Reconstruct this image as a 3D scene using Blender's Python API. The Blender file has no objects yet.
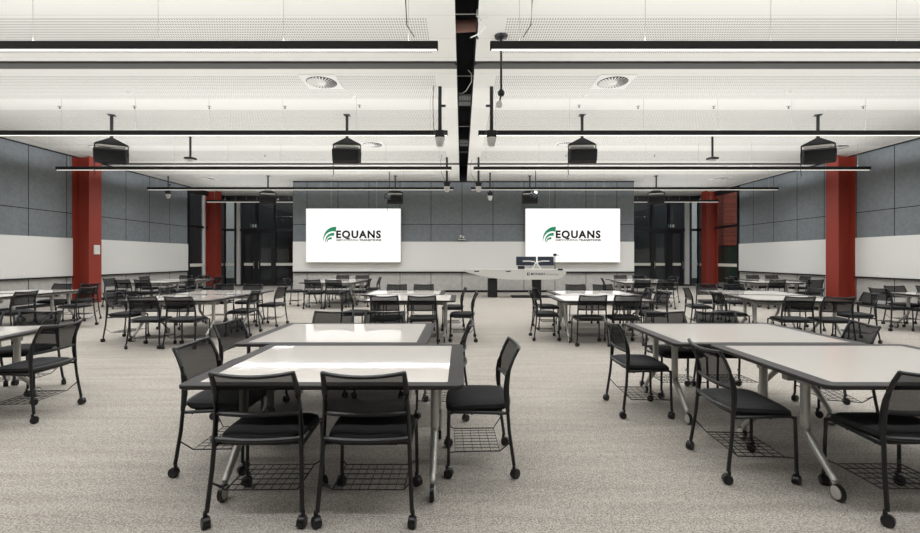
import bpy, math, random
from mathutils import Vector, Matrix
random.seed(7)
C = bpy.context.scene.collection
PI = math.pi
sc = bpy.context.scene

# ------------------------------------------------------------------ materials
def lin(c):
    return tuple(((v/255)/12.92 if v/255 <= .04045 else (((v/255)+.055)/1.055)**2.4) for v in c)
def mat(name, rgb, rough=.6, metal=0., spec=.5, emit=None, es=0.):
    m = bpy.data.materials.new(name); m.use_nodes = True
    b = m.node_tree.nodes['Principled BSDF']
    b.inputs['Base Color'].default_value = (*lin(rgb), 1)
    b.inputs['Roughness'].default_value = rough
    b.inputs['Metallic'].default_value = metal
    b.inputs['Specular IOR Level'].default_value = spec
    if emit:
        b.inputs['Emission Color'].default_value = (*lin(emit), 1)
        b.inputs['Emission Strength'].default_value = es
    return m
class NT:
    def __init__(s, m): s.t = m.node_tree; s.n = s.t.nodes; s.l = s.t.links
    def node(s, typ, **k):
        n = s.n.new(typ)
        for a, v in k.items(): setattr(n, a, v)
        return n
    def put(s, sock, v):
        if isinstance(v, (int, float)): sock.default_value = v
        elif isinstance(v, tuple): sock.default_value = v
        else: s.l.new(v, sock)
    def math(s, op, a, b=0., c=None):
        n = s.node('ShaderNodeMath', operation=op); s.put(n.inputs[0], a); s.put(n.inputs[1], b)
        if c is not None: s.put(n.inputs[2], c)
        return n.outputs[0]
    def mix(s, f, a, b):
        n = s.node('ShaderNodeMix', data_type='RGBA'); s.put(n.inputs['Factor'], f)
        s.put(n.inputs[6], a); s.put(n.inputs[7], b); return n.outputs[2]
    def xyz(s):
        g = s.node('ShaderNodeNewGeometry'); x = s.node('ShaderNodeSeparateXYZ')
        s.l.new(g.outputs['Position'], x.inputs[0]); return g.outputs['Position'], x.outputs
    def noise(s, vec, scale, detail=2., rough=.5):
        n = s.node('ShaderNodeTexNoise'); s.l.new(vec, n.inputs['Vector'])
        n.inputs['Scale'].default_value = scale; n.inputs['Detail'].default_value = detail
        n.inputs['Roughness'].default_value = rough
        return n.outputs['Fac']
    def scale(s, vec, v):
        n = s.node('ShaderNodeVectorMath', operation='MULTIPLY'); s.l.new(vec, n.inputs[0]); n.inputs[1].default_value = v
        return n.outputs[0]
def L4(c): return (*lin(c), 1)

M = {}
M['black'] = mat('black_powdercoat', (15, 15, 17), .45)
M['mat_black'] = mat('matt_black', (16, 16, 18), .8)
M['seat'] = mat('black_seat_fabric', (14, 14, 16), .85)
M['plastic'] = mat('black_plastic', (17, 18, 20), .38)
M['silver'] = mat('silver_metal', (176, 174, 168), .42, .5)
M['wheel'] = mat('grey_wheel_disc', (178, 175, 168), .5)
M['border'] = mat('dark_taupe_table_border', (50, 47, 45), .5, spec=.2)
M['laminate'] = mat('cream_laminate', (212, 206, 198), .05, spec=.5)
M['whiteboard'] = mat('whiteboard_enamel', (224, 223, 219), .25)
M['whitemetal'] = mat('white_painted_metal', (222, 220, 214), .5)
M['greymetal'] = mat('grey_slot_lining', (112, 110, 106), .9)
M['red'] = mat('oxide_red_steel', (142, 50, 35), .6)
M['frame'] = mat('black_window_frame', (20, 21, 23), .4)
M['jamb'] = mat('pale_window_post', (205, 203, 198), .5)
M['strip'] = mat('white_glass_band', (225, 220, 208), .6)
M['darkout'] = mat('dark_outer_cladding', (46, 48, 52), .7)
M['plenum'] = mat('dark_plenum', (24, 24, 30), .9)
M['pipe'] = mat('brown_copper_pipe', (150, 112, 98), .6)
M['duct'] = mat('grey_duct', (120, 122, 118), .5)
M['screen'] = mat('lit_screen', (30, 30, 30), .3, emit=(255, 252, 249), es=.98)
M['lightstrip'] = mat('light_strip', (240, 240, 240), .5, emit=(255, 247, 236), es=1.6)
M['uplight'] = mat('uplight_strip', (240, 240, 240), .5, emit=(255, 248, 238), es=17.)
M['logo_dark'] = mat('screen_print_black', (28, 28, 34), .6, spec=0)
M['logo_grey'] = mat('screen_print_grey', (120, 122, 126), .6, spec=0)
M['logo_green'] = mat('screen_print_green', (40, 125, 90), .6, spec=0, emit=(60, 150, 110), es=.35)
M['logo_green2'] = mat('screen_print_pale_green', (90, 175, 140), .6, spec=0, emit=(110, 190, 150), es=.35)
M['desk'] = mat('white_desk_front', (208, 206, 200), .45)
M['monitor'] = mat('dark_blue_monitor_back', (40, 50, 62), .4)
M['cup'] = mat('pale_plastic_cone', (215, 215, 212), .4)
M['brick'] = mat('brick', (150, 70, 52), .85)
M['greenery'] = mat('dark_greenery', (44, 58, 44), .9)
M['pave'] = mat('outdoor_paving', (110, 108, 104), .9)
M['exit'] = mat('exit_sign_face', (46, 62, 58), .5, emit=(120, 160, 150), es=.06)
M['speaker_side'] = mat('dark_grey_speaker_side', (40, 43, 46), .7)

def mk_mesh_fabric():
    m = mat('black_net_backrest', (14, 15, 17), .8, spec=.15)
    t = NT(m); b = t.n['Principled BSDF']; out = t.n['Material Output']
    tr = t.node('ShaderNodeBsdfTransparent'); mx = t.node('ShaderNodeMixShader'); mx.inputs[0].default_value = .86
    t.l.new(tr.outputs[0], mx.inputs[1]); t.l.new(b.outputs[0], mx.inputs[2]); t.l.new(mx.outputs[0], out.inputs[0])
    return m
M['net'] = mk_mesh_fabric()
def mk_glass():
    m = bpy.data.materials.new('tinted_window_glass'); m.use_nodes = True
    t = NT(m); t.n.remove(t.n['Principled BSDF']); out = t.n['Material Output']
    tr = t.node('ShaderNodeBsdfTransparent'); tr.inputs[0].default_value = (.72, .75, .75, 1)
    gl = t.node('ShaderNodeBsdfGlossy'); gl.inputs['Roughness'].default_value = .02
    g = t.node('ShaderNodeNewGeometry'); d = t.node('ShaderNodeVectorMath', operation='DOT_PRODUCT')
    t.l.new(g.outputs['Normal'], d.inputs[0]); t.l.new(g.outputs['Incoming'], d.inputs[1])
    f = t.math('ADD', t.math('MULTIPLY', t.math('POWER', t.math('SUBTRACT', 1., t.math('ABSOLUTE', d.outputs['Value'])), 5.), .95), .045)
    mx = t.node('ShaderNodeMixShader')
    t.l.new(f, mx.inputs[0]); t.l.new(tr.outputs[0], mx.inputs[1]); t.l.new(gl.outputs[0], mx.inputs[2])
    t.l.new(mx.outputs[0], out.inputs[0]); return m
M['glass'] = mk_glass()
def mk_carpet():
    m = mat('grey_loop_carpet', (150, 144, 136), .95, spec=.1)
    t = NT(m); pos, x = t.xyz(); b = t.n['Principled BSDF']
    n1 = t.noise(pos, 95., 3., .75); n2 = t.noise(t.scale(pos, (.5, 6., 1.)), 1.6, 3.); n3 = t.noise(pos, 26., 2.)
    f = t.math('ADD', t.math('MULTIPLY', t.math('SUBTRACT', n1, .5), 3.8), t.math('ADD', t.math('MULTIPLY', t.math('SUBTRACT', n2, .5), .5), .5))
    f = t.math('ADD', f, t.math('MULTIPLY', t.math('SUBTRACT', n3, .5), .6))
    cl = t.node('ShaderNodeClamp'); t.l.new(f, cl.inputs[0])
    t.put(b.inputs['Base Color'], t.mix(cl.outputs[0], L4((118, 112, 105)), L4((194, 187, 177))))
    bp = t.node('ShaderNodeBump'); bp.inputs['Strength'].default_value = .3; bp.inputs['Distance'].default_value = .004
    t.l.new(n1, bp.inputs['Height']); t.l.new(bp.outputs[0], b.inputs['Normal'])
    return m
M['carpet'] = mk_carpet()
def mk_panel(name, axis, off, sp, up, zj=2.87, col2=None):
    """felt wall cladding: vertical joints every sp metres, one horizontal joint"""
    m = mat(name, up, .92, spec=.15); t = NT(m); pos, x = t.xyz(); b = t.n['Principled BSDF']
    u = x[axis]
    fr = t.math('FRACT', t.math('ADD', t.math('DIVIDE', t.math('SUBTRACT', u, off), sp), 50.5))
    d = t.math('MULTIPLY', t.math('ABSOLUTE', t.math('SUBTRACT', fr, .5)), sp)
    j = t.math('LESS_THAN', d, .011)
    jz = t.math('LESS_THAN', t.math('ABSOLUTE', t.math('SUBTRACT', x[2], zj)), .011)
    j = t.math('MAXIMUM', j, jz)
    n = t.noise(pos, 9., 5., .7)
    base = t.mix(n, L4(tuple(v*.84 for v in up)), L4(tuple(min(255, v*1.14) for v in up)))
    t.put(b.inputs['Base Color'], t.mix(j, base, L4((34, 36, 38))))
    return m
UP = (120, 125, 128); LO = (178, 176, 172)
M['panelY'] = mk_panel('felt_panels_side', 1, .4, 1.22, UP)
M['panelX'] = mk_panel('felt_panels_end', 0, .02, 1.31, UP)
M['lowY'] = mk_panel('low_panels_side', 1, .4, 1.22, LO)
M['lowX'] = mk_panel('low_panels_end', 0, .02, 1.31, LO)
def mk_ceiling():
    m = mat('perforated_ceiling_panel', (226, 224, 218), .8, spec=.2)
    t = NT(m); pos, x = t.xyz(); b = t.n['Principled BSDF']
    # holes
    fx = t.math('ABSOLUTE', t.math('SUBTRACT', t.math('FRACT', t.math('DIVIDE', x[0], .036)), .5))
    fy = t.math('ABSOLUTE', t.math('SUBTRACT', t.math('FRACT', t.math('DIVIDE', x[1], .07)), .5))
    r2 = t.math('ADD', t.math('MULTIPLY', fx, fx), t.math('MULTIPLY', fy, fy))
    hole = t.math('LESS_THAN', r2, .085)
    # plain strips along X every 3.72 m and along centre gap / walls
    st = t.math('ABSOLUTE', t.math('SUBTRACT', t.math('FRACT', t.math('DIVIDE', t.math('SUBTRACT', x[1], 9.33-1.86), 3.72)), .5))
    inband = t.math('GREATER_THAN', t.math('MULTIPLY', st, 3.72), .34)
    ax = t.math('ABSOLUTE', t.math('SUBTRACT', x[0], .07))
    infield = t.math('MULTIPLY', inband, t.math('GREATER_THAN', ax, .55))
    infield = t.math('MULTIPLY', infield, t.math('LESS_THAN', ax, 12.1))
    # solid margins beside the cross slots
    for y0 in (7.41, 15.2):
        infield = t.math('MULTIPLY', infield, t.math('GREATER_THAN', t.math('ABSOLUTE', t.math('SUBTRACT', x[1], y0)), .42))
    f = t.math('MULTIPLY', hole, infield)
    # faint board joints
    jy = t.math('LESS_THAN', t.math('ABSOLUTE', t.math('SUBTRACT', t.math('FRACT', t.math('DIVIDE', x[1], .62)), .5)), .012)
    c = t.mix(t.math('MULTIPLY', jy, .25), L4((226, 224, 218)), L4((150, 148, 142)))
    t.put(b.inputs['Base Color'], t.mix(f, c, L4((152, 150, 144))))
    return m
M['ceiling'] = mk_ceiling()
def mk_brick():
    m = M['brick']; t = NT(m); pos, x = t.xyz()
    br = t.node('ShaderNodeTexBrick'); cb = t.node('ShaderNodeCombineXYZ')
    t.l.new(x[1], cb.inputs[0]); t.l.new(x[2], cb.inputs[1]); t.l.new(cb.outputs[0], br.inputs['Vector'])
    br.inputs['Color1'].default_value = L4((160, 72, 52)); br.inputs['Color2'].default_value = L4((128, 56, 44))
    br.inputs['Mortar'].default_value = L4((150, 130, 116)); br.inputs['Scale'].default_value = 2.4; br.inputs['Mortar Size'].default_value = .012
    t.l.new(br.outputs[0], t.n['Principled BSDF'].inputs['Base Color'])
mk_brick()

# ------------------------------------------------------------------ mesh builder
class MB:
    def __init__(s): s.v = []; s.f = []; s.m = []; s.sm = []
    def add(s, vs, fs, mi=0, smooth=False):
        o = len(s.v); s.v += [tuple(p) for p in vs]
        for f in fs: s.f.append(tuple(i+o for i in f)); s.m.append(mi); s.sm.append(smooth)
        return s
    def box(s, x0, x1, y0, y1, z0, z1, mi=0, T=None, bev=0):
        if bev > 0:
            b = bev
            vs = []; 
            for z, k in ((z0, b), (z0+b, 0), (z1-b, 0), (z1, b)):
                X0, X1, Y0, Y1 = x0+k, x1-k, y0+k, y1-k
                c = b if k == 0 else b*.4
                vs += [(X0+c, Y0, z), (X1-c, Y0, z), (X1, Y0+c, z), (X1, Y1-c, z), (X1-c, Y1, z), (X0+c, Y1, z), (X0, Y1-c, z), (X0, Y0+c, z)]
            fs = [tuple(range(7, -1, -1)), tuple(range(24, 32))]
            for r in range(3):
                for i in range(8):
                    j = (i+1) % 8; fs.append((r*8+i, r*8+j, r*8+8+j, r*8+8+i))
        else:
            vs = [(x0, y0, z0), (x1, y0, z0), (x1, y1, z0), (x0, y1, z0), (x0, y0, z1), (x1, y0, z1), (x1, y1, z1), (x0, y1, z1)]
            fs = [(3, 2, 1, 0), (4, 5, 6, 7), (0, 1, 5, 4), (1, 2, 6, 5), (2, 3, 7, 6), (3, 0, 4, 7)]
        if T: vs = [T @ Vector(p) for p in vs]
        return s.add(vs, fs, mi)
    def tube(s, pts, r, n=8, mi=0, ry=None, caps=True, up=Vector((0, 0, 1))):
        pts = [Vector(p) for p in pts]; rr = r if isinstance(r, (list, tuple)) else [r]*len(pts)
        vs = []; fs = []
        for i, p in enumerate(pts):
            a = pts[max(i-1, 0)]; b = pts[min(i+1, len(pts)-1)]; d = (b-a).normalized()
            u = up if abs(d.dot(up)) < .95 else Vector((1, 0, 0)) if abs(d.x) < .9 else Vector((0, 1, 0))
            e1 = d.cross(u).normalized(); e2 = d.cross(e1).normalized()
            R2 = ry if ry else rr[i]
            for k in range(n):
                t = 2*PI*(k+.5)/n; vs.append(p + e1*rr[i]*math.cos(t) + e2*R2*math.sin(t))
        for i in range(len(pts)-1):
            for k in range(n):
                j = (k+1) % n; fs.append((i*n+k, i*n+j, i*n+n+j, i*n+n+k))
        if caps: fs += [tuple(range(n-1, -1, -1)), tuple((len(pts)-1)*n+k for k in range(n))]
        return s.add(vs, fs, mi, n > 5)
    def cyl(s, c, axis, r, h, n=16, mi=0, r2=None):
        c = Vector(c); a = Vector(axis).normalized()
        return s.tube([c-a*h/2, c+a*h/2], [r, r if r2 is None else r2], n, mi)
    def lathe(s, c, prof, n=20, mi=0):
        vs = []; fs = []
        for (r, z) in prof:
            for k in range(n):
                t = 2*PI*k/n; vs.append((c[0]+r*math.cos(t), c[1]+r*math.sin(t), c[2]+z))
        for i in range(len(prof)-1):
            for k in range(n):
                j = (k+1) % n; fs.append((i*n+k, i*n+j, i*n+n+j, i*n+n+k))
        fs += [tuple(range(n-1, -1, -1)), tuple((len(prof)-1)*n+k for k in range(n))]
        return s.add(vs, fs, mi, True)
    def prism(s, poly, axis, a, b, mi=0):
        """poly in the other two coordinates (in xyz order), extruded along axis from a to b"""
        n = len(poly)
        def P(p, t):
            return (t, p[0], p[1]) if axis == 0 else (p[0], t, p[1]) if axis == 1 else (p[0], p[1], t)
        vs = [P(p, a) for p in poly]+[P(p, b) for p in poly]
        fs = [tuple(range(n-1, -1, -1)), tuple(range(n, 2*n))]+[(i, (i+1) % n, n+(i+1) % n, n+i) for i in range(n)]
        return s.add(vs, fs, mi)
    def build(s, name, mats, parent=None, loc=(0, 0, 0)):
        me = bpy.data.meshes.new(name); me.from_pydata(s.v, [], s.f)
        for m in (mats if isinstance(mats, (list, tuple)) else [mats]): me.materials.append(M[m] if isinstance(m, str) else m)
        for i, p in enumerate(me.polygons): p.material_index = s.m[i]; p.use_smooth = s.sm[i]
        if any(s.sm):
            try: me.set_sharp_from_angle(angle=math.radians(40))
            except Exception: pass
        # consistent normals
        import bmesh
        bm = bmesh.new(); bm.from_mesh(me); bmesh.ops.recalc_face_normals(bm, faces=bm.faces); bm.to_mesh(me); bm.free()
        me.update()
        o = bpy.data.objects.new(name, me); C.objects.link(o); o.location = loc
        if parent: o.parent = parent
        return o
def tag(o, label=None, cat=None, group=None, kind=None):
    if label: o['label'] = label
    if cat: o['category'] = cat
    if group: o['group'] = group
    if kind: o['kind'] = kind
    return o
def thing(name, loc, label, cat, group=None, rz=0):
    o = bpy.data.objects.new(name, None); C.objects.link(o); o.location = loc; o.rotation_euler = (0, 0, rz)
    o.empty_display_size = .1
    return tag(o, label, cat, group)
def struct(o): o['kind'] = 'structure'; return o
def copy_tree(o, parent=None):
    c = o.copy(); C.objects.link(c)
    if parent: c.parent = parent
    for ch in list(o.children): copy_tree(ch, c)
    return c

# ------------------------------------------------------------------ setting
H = 4.70; WX = 12.4; YB = -6.0; YC = 18.6; YG = 23.0; YS = 19.9
XL, XR = -7.12, 7.29
struct(MB().box(-WX-.2, WX+.2, YB-.2, YG+.1, -.1, 0).build('floor', 'carpet'))
def side_wall(name, sx):
    YS = 19.9 if sx < 0 else 19.62
    x0, x1 = (sx*WX, sx*(WX+.2)) if sx > 0 else (sx*(WX+.2), sx*WX)
    mb = MB().box(x0, x1, YB, YS, 0, .86, 1).box(x0, x1, YB, YS, .86, H+.6, 0)
    struct(mb.build(name, ['panelY', 'lowY']))
side_wall('wall_left', -1); side_wall('wall_right', 1)
struct(MB().box(XL, XR, YC, YC+.3, 0, .86, 1).box(XL, XR, YC, YC+.3, .86, H+.6, 0)
       .box(XL, XL+.3, YC+.3, YG, 0, H+.6, 0).box(XR-.3, XR, YC+.3, YG, 0, H+.6, 0).build('wall_back', ['panelX', 'lowX']))
struct(MB().box(-WX, WX, YB-.2, YB, 0, H+.6).build('wall_front', 'panelX'))
# baseboards
struct(MB().box(XL-.02, XR+.02, YC-.02, YC, 0, .09).build('baseboard_back', 'mat_black'))
for nm, sx in (('baseboard_left', -1), ('baseboard_right', 1)):
    a, b = sorted((sx*WX, sx*(WX-.02)))
    struct(MB().box(a, b, YB, 19.9 if sx < 0 else 19.62, 0, .09).build(nm, 'mat_black'))
# ceiling in bays with lined cross slots, open centre gap
GL, GR = -.085, .225
mb = MB()
for a, b in ((YB, 7.26), (7.57, 15.05), (15.36, YG)):
    mb.box(-WX+.05, GL, a, b, H, H+.06); mb.box(GR, WX-.05, a, b, H, H+.06)
struct(mb.build('ceiling', 'ceiling'))
mb = MB()
for a, b in ((7.26, 7.57), (15.05, 15.36)):
    for x0, x1 in ((-WX, GL), (GR, WX)):
        mb.box(x0, x1, a+.001, a+.015, H+.0, H+.34); mb.box(x0, x1, b-.015, b-.001, H, H+.34); mb.box(x0, x1, a, b, H+.32, H+.34)
struct(mb.build('trim_1', 'greymetal'))
mb = MB().box(-WX, WX, YB, YG, H+.62, H+.66)
mb.box(GL-.02, GL, YB, YG, H+.06, H+.62).box(GR, GR+.02, YB, YG, H+.06, H+.62).box(GL, GR, YC-.02, YC, H, H+.62)
struct(mb.build('trim_2', 'plenum'))
mb = MB()
for sx in (-1, 1):
    a, b = sorted((sx*WX, sx*(WX-.05))); mb.box(a, b, YB, YG, H-.03, H+.05)
mb.box(XL, XR, YC-.03, YC, H-.05, H+.05)
struct(mb.build('shadow_gap_strip', 'mat_black'))  # black strips stand in for the shadow gap along the ceiling edge
# plenum services seen through the centre gap
tag(MB().tube([(GL-.01, 6.65, 4.95), (GR+.01, 6.65, 4.97)], .09, 14).build('service_pipe', 'pipe'), 'brown lagged pipe crossing the dark ceiling gap', 'pipe')
tag(MB().tube([(GL-.01, 5.97, 4.76), (GR+.01, 5.97, 4.76)], .008, 6).build('ceiling_rod', 'silver'), 'thin bright rod across the ceiling gap nearest the camera', 'rod', 'rods across the ceiling gap')
for i, y in enumerate((8.1, 11.2, 13.9)):
    tag(MB().tube([(GL-.01, y, 4.8), (GR+.01, y, 4.8)], .006, 6).build('ceiling_rod', 'silver'),
        ('thin bright rod across the ceiling gap just past the wide slot', 'thin bright rod across the ceiling gap between middle light bars', 'faint thin rod across the ceiling gap farthest from camera')[i], 'rod', 'rods across the ceiling gap')
for i, y in enumerate((9.55, 13.1)):
    t = thing('air_grille', (.0675, y, 4.86), ('ribbed grey air grille inside the dark ceiling gap, nearer one', 'ribbed grey air grille inside the dark ceiling gap, farther one')[i], 'grille', 'grilles in the ceiling gap')
    g = MB().box(-.13, .13, -.3, .3, 0, .04).build('grille_body', 'duct', t)
    m2 = MB()
    for k in range(6): m2.box(-.125+k*.05, -.110+k*.05, -.3, .3, -.012, 0)
    m2.box(-.13, .13, -.02, .02, -.014, -.001)
    m2.build('rib', 'plastic', t)
mb = MB().tube([(.12, 7.9, 4.82), (.18, 8.0, 4.8), (.19, 8.3, 4.78), (.1, 8.8, 4.8), (.02, 9.0, 4.82), (-.06, 9.02, 4.83)], .008, 6)
tag(mb.build('loose_cable', 'silver'), 'pale cable sagging inside the dark ceiling gap', 'cable')

# ------------------------------------------------------------------ columns
def column(x, y, label):
    sx = 1 if x > 0 else -1
    t = thing('steel_column', (x, y, 0), label, 'column', 'red steel columns')
    # local +X points to the room for left columns; mirror for right
    d = -sx
    def bx(mb, a, b, y0, y1, z0, z1): a, b = sorted((a*d, b*d)); return mb.box(a, b, y0, y1, z0, z1)
    bx(MB(), .02, .52, -.012, .012, 0, H).build('web', 'red', t)
    bx(MB(), 0, .02, -.24, .24, 0, H).build('flange', 'red', t)
    bx(MB(), .52, .545, -.24, .24, 0, H).build('flange', 'red', t)
    return t
column(-WX, 14.25, 'red steel column nearer the camera on the left wall')
column(WX, 14.08, 'red steel column nearer the camera on the right wall')
column(-WX, 21.5, 'red steel column beside the left glass doors')
column(WX, 21.5, 'red steel column beside the right glass doors')

# ------------------------------------------------------------------ whiteboards
def side_board(sx, y0, y1, label):
    t = thing('whiteboard', (sx*(WX-.025), (y0+y1)/2, .86), label, 'whiteboard', 'whiteboards')
    h = (y1-y0)/2
    a, b = sorted((0, -sx*.03)); MB().box(a, b, -h, h, .02, 1.22, bev=.004).build('board', 'whiteboard', t)
    a, b = sorted((0, -sx*.07)); MB().box(a, b, -h, h, -.02, .018).build('pen_ledge', 'plastic', t)
side_board(-1, -2, 13.98, 'long whiteboard on the left wall before the red column')
side_board(-1, 14.52, YS-.02, 'whiteboard on the left wall past the red column')
side_board(1, -2, 13.80, 'long whiteboard on the right wall before the red column')
side_board(1, 14.36, 19.6, 'whiteboard on the right wall past the red column')
t = thing('whiteboard', (0, YC-.025, .86), 'full-width whiteboard on the end wall behind the screens', 'whiteboard', 'whiteboards')
MB().box(XL+.01, XR-.01, -.03, 0, .02, 1.28, bev=.004).build('board', 'whiteboard', t)
MB().box(XL+.01, XR-.01, -.07, 0, -.04, .018).build('pen_ledge', 'plastic', t)
def socket(x, y, z, label, sx):
    t = thing('wall_socket', (x, y, z), label, 'socket', 'small white wall fittings')
    a, b = sorted((0, -sx*.03)); MB().box(a, b, -.09, .09, -.06, .06, bev=.006).build('socket_plate', 'whitemetal', t)
    a, b = sorted((-sx*.03, -sx*.036)); MB().box(a, b, -.03, .03, -.02, .02).build('socket_insert', 'cup', t)
socket(-WX+.03, 12.35, .97, 'white socket at the foot of the left near whiteboard', -1)
socket(WX-.03, 13.05, .95, 'white socket at the foot of the right near whiteboard', 1)
t = thing('thermostat', (-11.853, 14.28, 1.72), 'white control box on the left red column', 'control panel')
MB().box(0, .04, -.11, .11, -.15, .15, bev=.008).build('casing', 'whitemetal', t)
MB().box(.04, .045, -.07, .07, -.02, .1).build('display', 'cup', t)
t = thing('wall_panel', (-6.66, YC-.035, 1.09), 'small black touch panel on the end wall below left screen', 'control panel')
MB().box(-.1, .1, 0, .035, -.075, .075, bev=.006).build('casing', 'plastic', t)
MB().box(-.085, .085, -.004, 0, -.06, .06).build('display', 'black', t)

# ------------------------------------------------------------------ glazing and doors
S = .0523
def PX(px): return (px-461.5)*S
def pane(name, x0, x1, z0, z1, y=YG):
    return struct(MB().box(x0, x1, y-.006, y+.006, z0, z1).build(name, 'glass'))
TZ = 2.92
def back_glazing(side, wn):
    # mirrored x positions
    if side < 0: xs = [-WX, PX(236.0), PX(240.5), PX(257), PX(275), XL]
    else: xs = [WX, PX(690), PX(684.5), PX(668.5), PX(651.5), XR]
    def bx(mb, a, b, *r): a, b = sorted((a, b)); return mb.box(a, b, *r)
    fr = MB(); w = .06
    bx(fr, xs[0], xs[5], YG-.05, YG+.05, H-.35, H+.05)
    bx(fr, xs[0], xs[5], YG-.05, YG+.05, TZ-.06, TZ+.06)
    bx(fr, xs[0], xs[5], YG-.05, YG+.05, 0, .08)
    for x in (xs[0], xs[1], xs[3], xs[4], xs[5]): fr.box(x-w, x+w, YG-.06, YG+.06, 0, H)
    win = struct(fr.build('window_%d' % wn, 'frame'))
    j = MB(); a, b = sorted((xs[1], xs[2])); j.box(a+.05 if side < 0 else a, b if side < 0 else b-.05, YG-.055, YG+.05, .08, H-.3)
    jb = j.build('window_post', 'jamb', win)
    g = MB()
    for a, b in ((xs[0], xs[1]), (xs[2], xs[5])):
        bx(g, a, b, YG-.004, YG+.004, TZ+.06, H-.35)
    bx(g, xs[0], xs[1], YG-.004, YG+.004, .08, TZ-.06); bx(g, xs[4], xs[5], YG-.004, YG+.004, .08, TZ-.06)
    g.build('window_glass', 'glass', win)
    s = MB(); bx(s, xs[0], xs[1], YG-.012, YG-.006, 1.05, 1.19); bx(s, xs[4]-.06*side*-1*0, xs[5], YG-.012, YG-.006, 1.05, 1.19)
    s.build('glass_band', 'strip', win)
    # two door leaves
    for k, (a, b) in enumerate(((xs[2], xs[3]), (xs[3], xs[4]))):
        a, b = sorted((a, b)); a += .065; b -= .065
        d = struct(MB().box(a, a+.13, YG-.03, YG+.03, .08, TZ-.06).box(b-.13, b, YG-.03, YG+.03, .08, TZ-.06)
                   .box(a+.13, b-.13, YG-.03, YG+.03, .08, .3).box(a+.13, b-.13, YG-.03, YG+.03, TZ-.2, TZ-.06).build('door_%d' % (wn*2-1+k), 'frame'))
        MB().box(a+.13, b-.13, YG-.004, YG+.004, .3, TZ-.2).build('door_glass', 'glass', d)
        MB().box(a+.13, b-.13, YG-.012, YG-.006, 1.05, 1.19).build('glass_band', 'strip', d)
        hx = b-.06 if k == 0 else a+.06
        MB().tube([(hx, YG-.03, .9), (hx, YG-.09, .92), (hx, YG-.09, 1.25), (hx, YG-.03, 1.27)], .014, 8).build('door_handle', 'silver', d)
back_glazing(-1, 1); back_glazing(1, 2)
def side_glazing(sx, wn):
    YS = 19.9 if sx < 0 else 19.62
    x = sx*WX
    fr = MB()
    for y in (YS+.05, 21.75, YG-.05): fr.box(x-.06, x+.06, y-.05, y+.05, 0, H)
    for z0, z1 in ((0, .08), (TZ-.05, TZ+.05), (H-.25, H+.05)): fr.box(x-.05, x+.05, YS, YG, z0, z1)
    win = struct(fr.build('window_%d' % wn, 'frame'))
    if sx < 0: MB().box(x-.05, x+.07, 21.1, 21.2, .08, H-.25).build('window_post', 'jamb', win)
    MB().box(x-.004, x+.004, YS+.1, YG-.1, .08, H-.25).build('window_glass', 'glass', win)
    a, b = sorted((x-sx*.012, x-sx*.006)); MB().box(a, b, YS+.1, YG-.1, 1.05, 1.19).build('glass_band', 'strip', win)
side_glazing(-1, 3); side_glazing(1, 4)
def exit_sign(x, z, label):
    t = thing('exit_sign', (x, YG-.1, z), label, 'exit sign', 'exit signs above the glass doors')
    MB().box(-.22, .22, -.03, .04, -.12, .12, bev=.008).build('sign_box', 'plastic', t)
    MB().box(-.19, .19, -.034, -.031, -.09, .09).build('sign_face', 'exit', t)
    m = MB().box(-.06, -.02, -.037, -.035, -.05, .03).cyl((-.03, -.036, .055), (0, 1, 0), .02, .003, 10)
    m.box(-.02, .03, -.037, -.035, -.005, .01).box(-.06, -.045, -.037, -.035, -.085, -.05).box(-.03, -.015, -.037, -.035, -.085, -.05).box(.06, .14, -.037, -.035, -.07, .07)
    m.build('running_figure', 'whitemetal', t)
exit_sign(PX(255), 3.12, 'small green exit sign above the left glass doors')
exit_sign(PX(670), 3.12, 'small green exit sign above the right glass doors')
# outside the glass
struct(MB().box(-40, 40, YG+.1, 60, -.12, -.02).box(-40, -WX-.2, YB, YG+.1, -.12, -.02).box(WX+.2, 40, YB, YG+.1, -.12, -.02).build('ground', 'pave'))
def blocker_building(name, x0, x1, y0, y1, h, mt, label, wins):
    t = thing(name, ((x0+x1)/2, (y0+y1)/2, 0), label, 'building')
    cx, cy = (x0+x1)/2, (y0+y1)/2
    MB().box(x0-cx, x1-cx, y0-cy, y1-cy, 0, h).build('building_wall', mt, t)
    MB().box(x0-cx-.1, x1-cx+.1, y0-cy-.1, y1-cy+.1, h, h+.15).build('parapet', 'darkout', t)
    for (wx0, wx1, z0, z1) in wins:
        MB().box(wx0-cx, wx1-cx, y0-cy-.04, y0-cy, z0, z1).build('building_window', 'frame', t)
blocker_building('sky_blocker', -13.1, -5.0, 25.6, 29, 8, 'darkout', 'dark building added to block the sky behind the left glass doors', [(-12, -9, 1, 2.6), (-8.6, -6, 1, 2.6)])  # dark mass added so the door glass shows little pale sky
blocker_building('sky_blocker', 5.0, 13.0, 25.6, 29, 8, 'darkout', 'dark building added to block the sky behind the right glass doors', [(8.9, 11.5, 1, 2.6)])
blocker_building('sky_blocker', -22, -15.6, 22, 29, 8, 'darkout', 'dark building added to block the sky outside the left corner window', [])  # added to darken the corner window, which showed bright sky
t = thing('brick_building', (19, 30, 0), 'red brick building seen through the right corner window', 'building')
MB().box(-3.5, 4, -4, 10, 2.2, 9).build('building_wall', 'brick', t); MB().box(-3.4, 4, -3.9, 10, 0, 2.2).build('building_base', 'greenery', t)
t = thing('outer_post', (-13.3, 25.4, 0), 'pale pillar outside left glass', 'pillar')
t['label'] = 'pale grey pillar outside, left of the left glass doors'
MB().box(-.3, .3, -.1, .1, 0, 6).build('pillar_shaft', 'whitemetal', t); MB().box(-.35, .35, -.14, .14, 0, .3).build('pillar_base', 'darkout', t)
t = thing('outer_post', (13.42, 25.4, 0), 'pale grey pillar outside, right of the right glass doors', 'pillar')
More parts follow.
